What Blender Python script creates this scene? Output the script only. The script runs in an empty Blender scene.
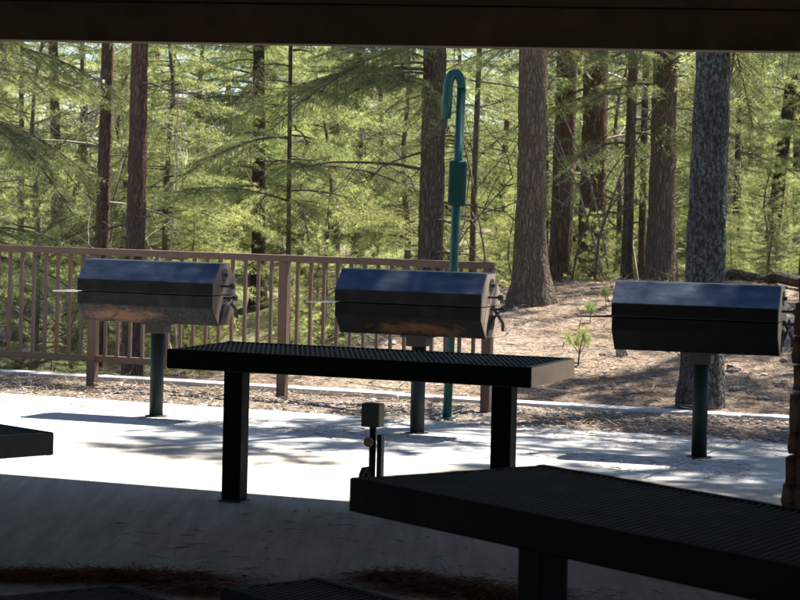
import bpy, math, random
import numpy as np
from mathutils import Vector, Matrix

R = math.radians
random.seed(7)
rng = np.random.default_rng(11)
scene = bpy.context.scene
col = scene.collection

# ------------------------------------------------------------------ camera, sky, sun, exposure
CAM_H, FPX, HOR, ROLL = 1.56, 2290.0, 188.0, 0.023      # eye height, focal length in 800-px units, horizon row, roll
cam = bpy.data.cameras.new('camera')
cam_o = bpy.data.objects.new('camera', cam)
col.objects.link(cam_o)
_c, _s = math.cos(ROLL), math.sin(ROLL)
cam_o.matrix_world = Matrix(((_c, -_s, 0, 0), (0, 0, -1, 0), (_s, _c, 0, CAM_H), (0, 0, 0, 1)))
cam.sensor_width = 36.0
cam.lens = FPX / 800 * 36.0
cam.shift_y = -(300 - HOR) / 800.0
cam.clip_start, cam.clip_end = 0.1, 2000
cam.dof.use_dof = True
cam.dof.focus_distance = 13.5
cam.dof.aperture_fstop = 11.0
scene.camera = cam_o

SUN_EL, SUN_AZ = 65.0, 48.6                                # azimuth from +Y towards +X
sun_to = Vector((math.sin(R(SUN_AZ)) * math.cos(R(SUN_EL)), math.cos(R(SUN_AZ)) * math.cos(R(SUN_EL)), math.sin(R(SUN_EL))))
world = bpy.data.worlds.new('World')
scene.world = world
world.use_nodes = True
wn = world.node_tree
sky = wn.nodes.new('ShaderNodeTexSky')
sky.sky_type = 'NISHITA'
sky.sun_disc = False
sky.sun_elevation = R(SUN_EL)
sky.sun_rotation = R(SUN_AZ)
sky.altitude = 1800
wn.links.new(sky.outputs[0], wn.nodes['Background'].inputs[0])
wn.nodes['Background'].inputs[1].default_value = 0.068
sl = bpy.data.lights.new('sun', 'SUN')
sl.energy = 5.0
sl.angle = R(0.53)
sl.color = (1.0, 0.95, 0.87)
so = bpy.data.objects.new('sun', sl)
so.rotation_euler = (-sun_to).to_track_quat('-Z', 'Y').to_euler()
so.location = (0, 0, 30)
col.objects.link(so)
scene.view_settings.view_transform = 'Standard'
scene.view_settings.look = 'None'
scene.view_settings.exposure = 1.95
scene.view_settings.gamma = 1.0
scene.view_settings.use_curve_mapping = False
scene.render.engine = 'CYCLES'
scene.cycles.max_bounces = 8
scene.cycles.diffuse_bounces = 4
scene.cycles.transmission_bounces = 4
scene.cycles.use_denoising = True

# ------------------------------------------------------------------ places
def ray(x, y):
    a, b = (x - 400) / FPX, (HOR - y) / FPX
    return a * _c - b * _s, a * _s + b * _c
def G(x, y, z=0.0):
    dx, dz = ray(x, y)
    D = (z - CAM_H) / dz
    return Vector((dx * D, D, z))
def at(x, y, D):
    dx, dz = ray(x, y)
    return Vector((dx * D, D, CAM_H + dz * D))
PAX = -0.385                                               # axis of the patio against the camera
d0 = Vector((math.cos(PAX), math.sin(PAX), 0)); n0 = Vector((-math.sin(PAX), math.cos(PAX), 0))
def TN(t, n, z=0.0):
    return d0 * t + n0 * n + Vector((0, 0, z))
def to_tn(p):
    return p.x * d0.x + p.y * d0.y, p.x * n0.x + p.y * n0.y

def vnoise(x, y, seed=0):
    """cheap value noise, numpy"""
    x = np.asarray(x, float); y = np.asarray(y, float)
    xi, yi = np.floor(x).astype(np.int64), np.floor(y).astype(np.int64)
    xf, yf = x - xi, y - yi
    xf = xf * xf * (3 - 2 * xf); yf = yf * yf * (3 - 2 * yf)
    def h(a, b):
        v = (a * 374761393 + b * 668265263 + seed * 982451653) & 0xffffffff
        v = ((v ^ (v >> 13)) * 1274126177) & 0xffffffff
        return ((v ^ (v >> 16)) & 0xffff) / 65535.0
    return (h(xi, yi) * (1 - xf) + h(xi + 1, yi) * xf) * (1 - yf) + (h(xi, yi + 1) * (1 - xf) + h(xi + 1, yi + 1) * xf) * yf

def sstep(x, a, b):
    k = np.clip((x - a) / (b - a), 0, 1)
    return k * k * (3 - 2 * k)
UH = [0, 1.0, 6.5, 9, 14, 22, 45, 70, 120]
RH = [-.02, .06, .56, .50, -.3, .4, 1.5, 1.3, 1.0]
UV = [0, .35, 2.5, 5.5, 14, 22, 45, 70, 120]
VV = [-.02, -.12, -1.5, -2.1, -.2, .5, 1.5, 1.3, 1.0]
def ground_z(t, n):
    t = np.asarray(t, float); n = np.asarray(n, float)
    u = n - 16.0
    S = sstep(t, -11.2, -7.7)
    r = np.interp(u, UH, RH) + 0.055 * np.clip(t + 7, -1, 12) * sstep(u, 0, 6) * (1 - sstep(u, 9, 18))
    z = S * r + (1 - S) * np.interp(u, UV, VV)
    amp = sstep(u, 0.1, 3)
    z = z + amp * (.16 * (vnoise(t * .45, n * .45, 1) - .5) + .09 * (vnoise(t * 1.3, n * 1.3, 2) - .5) + .035 * (vnoise(t * 4, n * 4, 3) - .5))
    z = z + sstep(u, 15, 40) * 1.2 * (vnoise(t * .08, n * .08, 4) - .5)
    return np.where(n < 15.96, -.16, z)
def hit(px, py, d_from=15.0):
    """where the line of sight through a picture point meets the ground"""
    D = d_from
    while D < 140:
        p = at(px, py, D)
        if p.z <= gz(p): return p
        D += .05
    return at(px, py, 30)
def gz(p):
    t, n = to_tn(p)
    return float(ground_z(t, n))

# ------------------------------------------------------------------ materials
class NT:
    def __init__(s, name):
        s.m = bpy.data.materials.new(name); s.m.use_nodes = True
        s.t = s.m.node_tree; s.b = s.t.nodes['Principled BSDF']; s.out = s.t.nodes['Material Output']
        s.co = s.t.nodes.new('ShaderNodeTexCoord')
    def n(s, kind, **kw):
        o = s.t.nodes.new(kind)
        for k, v in kw.items():
            if k.startswith('i_'):
                o.inputs[k[2:].replace('_', ' ')].default_value = v
            else:
                setattr(o, k, v)
        return o
    def l(s, a, b): s.t.links.new(a, b)
    def mapping(s, scale, src='Object', loc=(0, 0, 0), rot=(0, 0, 0)):
        m = s.n('ShaderNodeMapping'); m.inputs['Scale'].default_value = scale; m.inputs['Location'].default_value = loc
        m.inputs['Rotation'].default_value = rot
        s.l(s.co.outputs[src], m.inputs[0]); return m.outputs[0]
    def world(s, scale=(1, 1, 1), rot=(0, 0, 0)):
        g = s.n('ShaderNodeNewGeometry'); m = s.n('ShaderNodeMapping'); m.inputs['Scale'].default_value = scale
        m.inputs['Rotation'].default_value = rot
        s.l(g.outputs['Position'], m.inputs[0]); return m.outputs[0]
    def noise(s, vec, scale, detail=4, rough=.55, dist=0):
        o = s.n('ShaderNodeTexNoise'); o.inputs['Scale'].default_value = scale; o.inputs['Detail'].default_value = detail
        o.inputs['Roughness'].default_value = rough; o.inputs['Distortion'].default_value = dist
        s.l(vec, o.inputs['Vector']); return o.outputs['Fac']
    def ramp(s, fac, stops):
        o = s.n('ShaderNodeValToRGB'); e = o.color_ramp.elements
        while len(e) < len(stops): e.new(.5)
        for q, (p, c) in zip(e, stops):
            q.position = p; q.color = (*c, 1) if len(c) == 3 else c
        s.l(fac, o.inputs[0]); return o.outputs[0]
    def mix(s, fac, a, b, mode='MIX'):
        o = s.n('ShaderNodeMix', data_type='RGBA', blend_type=mode)
        for k, v in (('Factor', fac), ('A', a), ('B', b)):
            sock = [i for i in o.inputs if i.name == k and (i.type == 'RGBA' or k == 'Factor')][0]
            if hasattr(v, 'links') or hasattr(v, 'is_linked'): s.l(v, sock)
            elif k == 'Factor': sock.default_value = v
            else: sock.default_value = (*v, 1)
        return [i for i in o.outputs if i.type == 'RGBA'][0]
    def mul(s, a, b, op='MULTIPLY'):
        o = s.n('ShaderNodeMath', operation=op)
        for i, v in enumerate((a, b)):
            if hasattr(v, 'is_linked'): s.l(v, o.inputs[i])
            else: o.inputs[i].default_value = v
        return o.outputs[0]
    def bump(s, h, strength=.5, dist=.01):
        o = s.n('ShaderNodeBump'); o.inputs['Strength'].default_value = strength; o.inputs['Distance'].default_value = dist
        s.l(h, o.inputs['Height']); s.l(o.outputs[0], s.b.inputs['Normal'])
    def base(s, c): s.l(c, s.b.inputs['Base Color'])
    def set(s, rough=None, metal=None, spec=None, coat=None):
        for k, v in (('Roughness', rough), ('Metallic', metal), ('Specular IOR Level', spec), ('Coat Weight', coat)):
            if v is None: continue
            if hasattr(v, 'is_linked'): s.l(v, s.b.inputs[k])
            else: s.b.inputs[k].default_value = v
MAT = {}

def m_paint(name, c, rough=.5, spec=.4, var=.35, metal=0, scale=9, rust=0):
    k = NT(name); v = k.mapping((1, 1, 1))
    f = k.noise(v, scale, 5, .6)
    lo = tuple(x * (1 - var) for x in c); hi = tuple(min(1, x * (1 + var)) for x in c)
    cc = k.ramp(f, [(.3, lo), (.7, hi)])
    if rust:
        f2 = k.noise(v, scale * .7, 6, .65, .4)
        fr = k.ramp(f2, [(rust, (0, 0, 0)), (rust + .08, (1, 1, 1))])
        cc = k.mix(fr, cc, (.16, .075, .035))
    k.base(cc)
    k.set(rough=k.ramp(f, [(.2, (rough * .8,) * 3), (.8, (min(1, rough * 1.25),) * 3)]), spec=spec, metal=metal)
    k.bump(k.noise(v, 160, 3), .12, .002)
    MAT[name] = k.m
m_paint('table_paint', (.0045, .0085, .008), .62, .05, .3, rust=.86)
m_paint('mesh_sky_sheen', (.008, .016, .015), .55, .13, .3)  # table paint lightened for the sky that the bars reflect
m_paint('table_end_lit', (.46, .33, .21), .55, .4, .18, scale=5)  # dark table's end coloured tan to carry the light falling on it
m_paint('rail_paint', (.11, .068, .048), .55, .35, .22, rust=.78)
m_paint('teal_paint', (.003, .066, .050), .45, .4, .25, scale=5)
m_paint('teal_dark', (.002, .04, .03), .5, .35, .25, scale=6)
m_paint('post_paint', (.014, .022, .021), .55, .2, .3, rust=.74)
m_paint('post_green', (.004, .016, .012), .55, .2, .3, rust=.8)
m_paint('steel_dark', (.02, .018, .017), .55, .4, .3, rust=.66)
m_paint('bright_steel', (.55, .54, .52), .3, .5, .15, metal=.8)
m_paint('end_rusty_sunlit', (.33, .255, .18), .75, .25, .4, scale=7, rust=.62)  # dull paint raised to tan for the sun on it, plus rust spots
m_paint('end_dull', (.11, .085, .065), .75, .25, .4, scale=7, rust=.58)
m_paint('bench_end_lit', (.12, .105, .085), .6, .2, .2)  # bench paint made paler where light reaches the end face
m_paint('box_olive', (.12, .12, .09), .6, .3, .2)
m_paint('brass', (.35, .27, .12), .4, .5, .2, metal=.7)
m_paint('beam_brown', (.13, .09, .062), .75, .2, .3, scale=4)
m_paint('ceiling_brown', (.08, .058, .042), .85, .15, .3, scale=3)

def m_grill(name, c, rust, rustc=(.24, .10, .045), x0=-.2, wid=.34, grey=0):
    """sooty paint; a burnt rusty patch on the belly of the firebox"""
    k = NT(name); v = k.mapping((1, 1, 1))
    f = k.noise(v, 7, 6, .65)
    cc = k.ramp(f, [(.3, tuple(x * .55 for x in c)), (.55, c), (.8, tuple(x * 1.7 for x in c))])
    if rust:
        sp = k.n('ShaderNodeSeparateXYZ'); k.l(k.co.outputs['Object'], sp.inputs[0])
        ax = k.mul(k.mul(sp.outputs[0], x0, 'SUBTRACT'), 1 / wid); ax = k.mul(ax, ax)
        az = k.mul(k.mul(sp.outputs[2], .672, 'SUBTRACT'), 1 / .06); az = k.mul(az, az)
        d = k.mul(1.0, k.mul(ax, az, 'ADD'), 'SUBTRACT')
        f2 = k.noise(k.mapping((.7, 1, 1.7)), 7, 6, .65, .5)
        fr = k.ramp(k.mul(k.mul(d, .22), k.mul(f2, 1.1), 'ADD'), [(rust, (0, 0, 0)), (rust + .2, (.85, .85, .85))])
        cc = k.mix(fr, cc, rustc)
        if grey:
            f3 = k.noise(v, 60, 3, .7); az2 = k.mul(k.mul(sp.outputs[2], .735, 'LESS_THAN'), grey)
            cc = k.mix(k.mul(k.ramp(f3, [(.45, (0, 0, 0)), (.62, (1, 1, 1))]), az2), cc, (.26, .25, .24))
    k.base(cc); k.set(rough=.65, spec=.08)
    k.bump(f, .3, .005)
    MAT[name] = k.m
m_grill('firebox_rusty', (.026, .026, .027), .56, (.17, .085, .05), grey=.10)
m_grill('firebox_soot', (.011, .0105, .0105), .58, (.10, .048, .022), .02, .36)
m_grill('firebox_black', (.0035, .0045, .0042), 0)
m_grill('lid_dark_reflection', (.015, .015, .016), 0)  # lid tone darkened for the dim pavilion it mirrors
k = NT('lid_metal_skyblue'); v = k.mapping((1, 1, 1)); f = k.noise(k.mapping((1, 3, 3)), 3.0, 5, .6)
k.base(k.ramp(f, [(.3, (.026, .038, .058)), (.5, (.046, .062, .086)), (.75, (.11, .128, .15))])); k.set(rough=k.ramp(f, [(.25, (.3,) * 3), (.8, (.46,) * 3)]), metal=.92)  # blue of the reflected sky is mixed into the base colour
k.bump(k.noise(v, 5, 4), .22, .01); MAT['lid_metal_skyblue'] = k.m

# concrete
def m_concrete(name, c, streak, dark=.6):
    k = NT(name); w = k.world(rot=(0, 0, -PAX)); ws = k.world((1, .09, 1), rot=(0, 0, -PAX + .5))
    f = k.noise(w, .9, 6, .6); g = k.noise(w, 35, 4, .6); st = k.noise(ws, 14, 3, .6)
    cc = k.ramp(f, [(.25, tuple(x * .80 for x in c)), (.7, c)])
    cc = k.mix(k.ramp(g, [(.35, (.3,) * 3), (.6, (0,) * 3)]), cc, tuple(x * .6 for x in c))
    cc = k.mix(k.mul(k.ramp(st, [(.4, (1,) * 3), (.62, (0,) * 3)]), streak), cc, tuple(x * dark for x in c))
    sp = k.noise(w, 2.3, 5, .7, .5)
    cc = k.mix(k.ramp(sp, [(.62, (0,) * 3), (.72, (.45,) * 3)]), cc, (.22, .17, .12))
    k.base(cc); k.set(rough=.9, spec=.2)
    k.bump(k.mul(st, g, 'ADD'), .3, .003)
    MAT[name] = k.m
m_concrete('concrete', (.43, .425, .41), .25)
m_concrete('floor_concrete', (.41, .375, .32), .65, .58)
m_concrete('kerb_concrete', (.52, .50, .47), .1)

# forest floor
k = NT('forest_floor'); w = k.world(); wr = k.world((1, .35, 1), rot=(0, 0, .5))
f = k.noise(w, .7, 6, .62); g = k.noise(w, 9, 6, .7); h = k.noise(wr, 40, 4, .75)
cc = k.ramp(g, [(.28, (.085, .06, .043)), (.45, (.21, .155, .112)), (.6, (.32, .25, .19)), (.78, (.44, .37, .30))])
cc = k.mix(k.ramp(h, [(.40, (.75,) * 3), (.56, (0,) * 3)]), cc, (.07, .045, .03))
cc = k.mix(k.ramp(f, [(.48, (0,) * 3), (.66, (.5,) * 3)]), cc, (.34, .29, .235))
# grass takes over in the ravine and on the far bank
sx = k.n('ShaderNodeSeparateXYZ'); g2 = k.n('ShaderNodeNewGeometry'); k.l(g2.outputs['Position'], sx.inputs[0])
mr = k.n('ShaderNodeMapRange'); mr.inputs[1].default_value = 23; mr.inputs[2].default_value = 33; k.l(sx.outputs[1], mr.inputs[0])
gm = k.mul(mr.outputs[0], k.ramp(k.noise(w, .5, 5, .6), [(.35, (.15,) * 3), (.6, (.95,) * 3)]))
cc = k.mix(gm, cc, k.ramp(g, [(.3, (.05, .065, .022)), (.5, (.11, .12, .05)), (.7, (.19, .17, .095))]))
k.base(cc); k.set(rough=.95, spec=.1); k.bump(k.mul(g, h, 'ADD'), .8, .03)
MAT['forest_floor'] = k.m

k = NT('gravel_bed'); w = k.world(); g = k.noise(w, 30, 5, .75)
k.base(k.ramp(g, [(.3, (.05, .04, .033)), (.5, (.16, .125, .095)), (.75, (.30, .25, .20))])); k.set(rough=.95, spec=.1); k.bump(g, .8, .02)
MAT['gravel_bed'] = k.m

def m_island(name, stops, rough=.9, spec=.15):
    k = NT(name); g = k.n('ShaderNodeNewGeometry')
    k.base(k.ramp(g.outputs['Random Per Island'], stops)); k.set(rough=rough, spec=spec)
    MAT[name] = k.m
m_island('stones', [(0, (.10, .085, .07)), (.5, (.22, .19, .165)), (1, (.42, .38, .34))])
m_island('litter', [(0, (.06, .042, .03)), (.4, (.17, .115, .075)), (.75, (.28, .205, .14)), (1, (.44, .36, .27))])
m_island('litter_red', [(0, (.07, .022, .012)), (.6, (.20, .065, .03)), (1, (.30, .16, .07))])
m_island('twigs', [(0, (.09, .07, .055)), (1, (.30, .26, .22))])

def m_bark(name, stops, zs=.16, scale=16, lich=None, depth=.02):
    k = NT(name); v = k.mapping((1, 1, zs)); v2 = k.mapping((1, 1, .45))
    nz = k.n('ShaderNodeTexNoise'); nz.inputs['Scale'].default_value = 14; nz.inputs['Detail'].default_value = 4; k.l(v2, nz.inputs['Vector'])
    mx = k.mix(.10, v, nz.outputs['Color'])
    vo = k.n('ShaderNodeTexVoronoi', feature='DISTANCE_TO_EDGE'); vo.inputs['Scale'].default_value = scale * 1.8; k.l(mx, vo.inputs['Vector'])
    e = k.ramp(vo.outputs['Distance'], [(.0, (0,) * 3), (.22, (1,) * 3)])
    f = k.noise(v, scale * 2.5, 7, .7); f2 = k.noise(v2, 2.5, 4); f3 = k.noise(k.mapping((1, 1, .6)), 70, 4, .7)
    cc = k.ramp(k.mul(k.mul(f, .6), k.mul(f3, .4), 'ADD'), stops)
    cc = k.mix(k.mul(k.ramp(e, [(0, (1,) * 3), (.7, (0,) * 3)]), .55), cc, tuple(x * .4 for x in stops[0][1]))
    if lich:
        lf = k.noise(k.mapping((1, 1, .8)), 34, 5, .72, .3); lg = k.noise(k.mapping((1, 1, .5)), 4, 3)
        cc = k.mix(k.mul(k.ramp(lf, [(.47, (0,) * 3), (.58, (1,) * 3)]), k.ramp(lg, [(.3, (.25,) * 3), (.6, (.95,) * 3)])), cc, lich)
    cc = k.mix(k.mul(f2, .4), cc, tuple(x * .55 for x in stops[-1][1]))
    k.base(cc); k.set(rough=.92, spec=.12)
    k.bump(k.mul(e, f, 'ADD'), 1.0, depth)
    MAT[name] = k.m
m_bark('bark_red', [(.3, (.095, .06, .045)), (.5, (.175, .112, .082)), (.7, (.28, .19, .14))])
m_bark('bark_brown', [(.3, (.085, .062, .045)), (.5, (.17, .127, .09)), (.7, (.29, .225, .16))])
m_bark('bark_dark', [(.3, (.04, .032, .025)), (.5, (.085, .068, .052)), (.7, (.15, .12, .095))])
m_bark('bark_lichen', [(.25, (.035, .032, .03)), (.5, (.075, .068, .062)), (.75, (.12, .11, .10))], .3, 16, (.20, .215, .21))
k = NT('twig_bark'); v = k.mapping((1, 1, 1)); k.base(k.ramp(k.noise(v, 6, 4), [(.3, (.07, .055, .042)), (.7, (.17, .14, .11))])); k.set(rough=.9, spec=.1)
MAT['twig_bark'] = k.m
k = NT('dead_wood'); v = k.mapping((1, 1, 1)); k.base(k.ramp(k.noise(v, 5, 4), [(.3, (.17, .145, .12)), (.7, (.40, .36, .31))])); k.set(rough=.9, spec=.1)
MAT['dead_wood'] = k.m

def m_leaf(name, lo, mid, hi, trans=.5):
    k = NT(name); g = k.n('ShaderNodeNewGeometry')
    oi = k.n('ShaderNodeObjectInfo')
    w = k.n('ShaderNodeMapping'); k.l(g.outputs['Position'], w.inputs[0])
    f = k.noise(w.outputs[0], 2.0, 4, .62)
    r = k.mul(k.mul(g.outputs['Random Per Island'], .32), k.mul(f, .92), 'ADD')
    cc = k.ramp(r, [(.3, lo), (.58, mid), (.85, hi)])
    hs = k.n('ShaderNodeHueSaturation'); k.l(cc, hs.inputs['Color'])
    mr = k.n('ShaderNodeMapRange'); mr.inputs[3].default_value = .475; mr.inputs[4].default_value = .515; k.l(oi.outputs['Random'], mr.inputs[0]); k.l(mr.outputs[0], hs.inputs['Hue'])
    mv = k.n('ShaderNodeMapRange'); mv.inputs[3].default_value = .75; mv.inputs[4].default_value = 1.3
    fr = k.n('ShaderNodeMath', operation='FRACT'); fm = k.mul(oi.outputs['Random'], 7.3); k.l(fm, fr.inputs[0]); k.l(fr.outputs[0], mv.inputs[0]); k.l(mv.outputs[0], hs.inputs['Value'])
    k.l(hs.outputs[0], k.b.inputs['Base Color']); k.set(rough=.42, spec=.6)
    tr = k.n('ShaderNodeBsdfTranslucent')
    tc = k.mix(1.0, hs.outputs[0], (1.2, 1.15, .72), 'MULTIPLY'); k.l(tc, tr.inputs[0])
    ms = k.n('ShaderNodeMixShader'); ms.inputs[0].default_value = trans
    k.l(k.b.outputs[0], ms.inputs[1]); k.l(tr.outputs[0], ms.inputs[2]); k.l(ms.outputs[0], k.out.inputs[0])
    MAT[name] = k.m
m_leaf('needles_fir', (.075, .11, .05), (.225, .28, .135), (.47, .51, .26), .58)
m_leaf('needles_pine', (.10, .135, .055), (.31, .36, .17), (.57, .59, .31), .58)
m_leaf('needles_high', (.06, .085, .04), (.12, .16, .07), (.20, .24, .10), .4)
m_leaf('leaves_bush', (.12, .18, .06), (.24, .32, .11), (.38, .44, .18), .55)

k = NT('stone_red'); v = k.mapping((1, 1, 1)); oi = k.n('ShaderNodeObjectInfo'); f = k.noise(v, 2.5, 6, .65)
cc = k.ramp(oi.outputs['Random'], [(0, (.12, .06, .045)), (.5, (.19, .10, .075)), (1, (.26, .16, .12))])
k.base(k.mix(k.ramp(f, [(.35, (.6,) * 3), (.65, (0,) * 3)]), cc, (.07, .045, .035))); k.set(rough=.9, spec=.15); k.bump(f, .7, .02)
MAT['stone_red'] = k.m
k = NT('mortar'); v = k.mapping((1, 1, 1)); k.base(k.ramp(k.noise(v, 30, 4), [(.3, (.12, .10, .09)), (.7, (.22, .19, .165))])); k.set(rough=.95); MAT['mortar'] = k.m
k = NT('rock'); v = k.mapping((1, 1, 1)); f = k.noise(v, 3, 7, .65)
k.base(k.ramp(f, [(.3, (.10, .09, .085)), (.5, (.24, .22, .20)), (.7, (.40, .37, .33))])); k.set(rough=.92, spec=.15); k.bump(f, .8, .03); MAT['rock'] = k.m

# ------------------------------------------------------------------ mesh helpers
def link(o, parent=None):
    col.objects.link(o)
    if parent is not None: o.parent = parent
    return o
def tag(o, label=None, cat=None, group=None, kind=None):
    for a, b in (('label', label), ('category', cat), ('group', group), ('kind', kind)):
        if b: o[a] = b
    return o
def empty(name, loc, rz=0, **kw):
    o = bpy.data.objects.new(name, None); o.empty_display_size = .2
    o.location = loc; o.rotation_euler = (0, 0, rz)
    link(o); tag(o, **kw); return o
class MB:
    def __init__(s): s.v = []; s.f = []
    def add(s, vs, fs):
        k = len(s.v); s.v += [tuple(p) for p in vs]; s.f += [tuple(i + k for i in q) for q in fs]
    def box(s, x0, x1, y0, y1, z0, z1):
        s.add([(x0, y0, z0), (x1, y0, z0), (x1, y1, z0), (x0, y1, z0), (x0, y0, z1), (x1, y0, z1), (x1, y1, z1), (x0, y1, z1)],
              [(3, 2, 1, 0), (4, 5, 6, 7), (0, 1, 5, 4), (1, 2, 6, 5), (2, 3, 7, 6), (3, 0, 4, 7)])
    def bar(s, a, b, w, h):
        a, b = Vector(a), Vector(b); d = (b - a).normalized()
        sd = d.cross(Vector((0, 0, 1)))
        sd = sd.normalized() if sd.length > 1e-4 else Vector((1, 0, 0))
        up = sd.cross(d)
        vs = []
        for p in (a, b):
            for i, j in ((-1, -1), (1, -1), (1, 1), (-1, 1)): vs.append(p + sd * i * w / 2 + up * j * h / 2)
        s.add(vs, [(3, 2, 1, 0), (4, 5, 6, 7), (0, 1, 5, 4), (1, 2, 6, 5), (2, 3, 7, 6), (3, 0, 4, 7)])
    def tube(s, pts, rad, n=8, cap=True):
        pts = [Vector(p) for p in pts]
        if not hasattr(rad, '__len__'): rad = [rad] * len(pts)
        vs = []; ref = None
        for i, p in enumerate(pts):
            d = (pts[min(i + 1, len(pts) - 1)] - pts[max(i - 1, 0)]).normalized()
            if ref is None: ref = Vector((1, 0, 0)) if abs(d.x) < .8 else Vector((0, 1, 0))
            a = (ref - d * ref.dot(d)).normalized(); b = d.cross(a); ref = a
            for j in range(n):
                an = 2 * math.pi * j / n
                vs.append(p + (a * math.cos(an) + b * math.sin(an)) * rad[i])
        fs = []
        for i in range(len(pts) - 1):
            for j in range(n):
                fs.append((i * n + j, i * n + (j + 1) % n, (i + 1) * n + (j + 1) % n, (i + 1) * n + j))
        if cap:
            fs.append(tuple(range(n - 1, -1, -1))); fs.append(tuple((len(pts) - 1) * n + j for j in range(n)))
        s.add(vs, fs)
    def mesh(s, name, mat, smooth=False):
        m = bpy.data.meshes.new(name); m.from_pydata(s.v, [], s.f); m.validate(); m.materials.append(MAT[mat])
        if smooth:
            m.polygons.foreach_set('use_smooth', [True] * len(m.polygons))
        m.update(); return m
    def build(s, name, mat, parent=None, smooth=False, bevel=0, **kw):
        o = bpy.data.objects.new(name, s.mesh(name, mat, smooth)); link(o, parent); tag(o, **kw)
        if bevel:
            b = o.modifiers.new('bevel', 'BEVEL'); b.width = bevel; b.segments = 2; b.limit_method = 'ANGLE'; b.angle_limit = R(35)
        return o
def np_mesh(name, verts, faces, mat, smooth=False):
    """verts (N,3), faces (M,k) arrays"""
    m = bpy.data.meshes.new(name); N = len(verts); M, kk = faces.shape
    m.vertices.add(N); m.vertices.foreach_set('co', np.asarray(verts, np.float32).ravel())
    m.loops.add(M * kk); m.loops.foreach_set('vertex_index', faces.astype(np.int32).ravel())
    m.polygons.add(M); m.polygons.foreach_set('loop_start', np.arange(0, M * kk, kk, dtype=np.int32))
    m.polygons.foreach_set('use_smooth', np.full(M, smooth))
    m.update(calc_edges=True); m.materials.append(MAT[mat]); return m
def tri_mesh(name, T, mat):
    n = len(T); return np_mesh(name, T.reshape(-1, 3), np.arange(n * 3).reshape(n, 3), mat)
def obj(name, mesh, parent=None, **kw):
    o = bpy.data.objects.new(name, mesh); link(o, parent); return tag(o, **kw)

# ------------------------------------------------------------------ setting: ground sheet
def axis(a, b, steps):
    """graded coordinates: list of (until, step)"""
    out = [a]
    for until, st in steps:
        while out[-1] < until - 1e-6: out.append(min(out[-1] + st, until))
    return np.array(out)
na = axis(-300, 700, [(-40, 40), (12, 8), (15.9, 1.3), (17, .12), (25, .17), (40, .6), (90, 2.5), (200, 12), (700, 60)])
ta = axis(-500, 500, [(-80, 40), (-24, 4), (-13, .6), (4, .17), (12, .6), (40, 3), (80, 8), (500, 40)])
TT, NN = np.meshgrid(ta, na)
ZZ = ground_z(TT, NN)
V = np.stack([TT * d0.x + NN * n0.x, TT * d0.y + NN * n0.y, ZZ], -1).reshape(-1, 3)
nt, nn = len(ta), len(na)
ii = (np.arange(nn - 1)[:, None] * nt + np.arange(nt - 1)[None, :]).ravel()
F = np.stack([ii, ii + 1, ii + nt + 1, ii + nt], 1)
obj('ground', np_mesh('ground', V, F, 'forest_floor', True), kind='structure')

# patio: sub-base with cast slabs as pieces; the joints are real gaps
b = MB(); b.box(-14.2, 6.2, -8.2, 14.36, -.14, -.045)
patio = b.build('patio', 'gravel_bed', kind='structure'); patio.rotation_euler.z = PAX
def slab(t0, t1, n0_, n1_, mat, dz=0):
    b = MB(); b.box(t0 + .006, t1 - .006, n0_ + .006, n1_ - .006, -.044, dz)
    return b.build('slab', mat, patio, bevel=.008)
slab(-14.2, 6.2, -8.2, 12.16, 'floor_concrete')
tl = [-14.2, -12.45, -10.2, -7.95, -5.7, -3.45, -1.2, 1.05, 3.3, 6.2]
for i in range(len(tl) - 1):
    slab(tl[i], tl[i + 1], 12.16, 14.4, 'concrete', (-.003, .002, 0, -.002, .001)[i % 5])
# gravel strip
tg = np.linspace(-14.2, 6.2, 140); ng = np.linspace(14.41, 15.83, 16)
A, B = np.meshgrid(tg, ng)
Z = -.045 + .03 * vnoise(A * 2, B * 2, 9) + .02 * vnoise(A * 7, B * 7, 8)
V = np.stack([A * d0.x + B * n0.x, A * d0.y + B * n0.y, Z], -1).reshape(-1, 3)
ii = (np.arange(15)[:, None] * 140 + np.arange(139)[None, :]).ravel()
obj('gravel_strip', np_mesh('gravel_strip', V, np.stack([ii, ii + 1, ii + 141, ii + 140], 1), 'gravel_bed', True), kind='structure')
# kerb
kerb = empty('kerb', (0, 0, 0), PAX, kind='structure')
for i, (a, c) in enumerate(zip(np.arange(-14.2, 6, 2.6), np.arange(-11.6, 8.8, 2.6))):
    b = MB(); b.box(a + .004, c - .004, 15.84, 16.03, -.2, .022 + random.uniform(-.006, .006))
    b.build('kerb_section', 'kerb_concrete', kerb, bevel=.015)

# ------------------------------------------------------------------ pavilion: roof, beam, stone pillar
roof_edge = 10.45 + 2.75 * (math.sin(R(SUN_AZ)) * n0.x + math.cos(R(SUN_AZ)) * n0.y) / math.tan(R(SUN_EL))
pav = empty('pavilion', (0, 0, 0), PAX, label='dark brown picnic pavilion roof and beam overhead along the top of the picture', cat='pavilion')
b = MB(); b.box(-14, 6.5, -8, roof_edge, 2.75, 2.9); b.build('roof', 'ceiling_brown', pav)
b = MB(); b.box(-14, 6.5, -8.2, -8.0, -.1, 2.9); b.build('added_back_wall', 'ceiling_brown', pav)  # unseen wall added behind the camera to darken the interior
b = MB(); b.box(6.5, 6.7, -8.2, 4, -.1, 2.9); b.build('added_side_wall', 'ceiling_brown', pav)  # added out of view, cuts daylight from the right
bp0, bp1 = at(0, 38.0, 10.45), at(800, 53.0, 10.0)
bd = (bp1 - bp0); bd.z = 0; bang = math.atan2(bd.y, bd.x)
bc = (bp0 + bp1) / 2
def in_pav(o):                                             # keep world place under the rotated root
    o.parent = pav; o.matrix_parent_inverse = Matrix.Rotation(-PAX, 4, 'Z')
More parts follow.
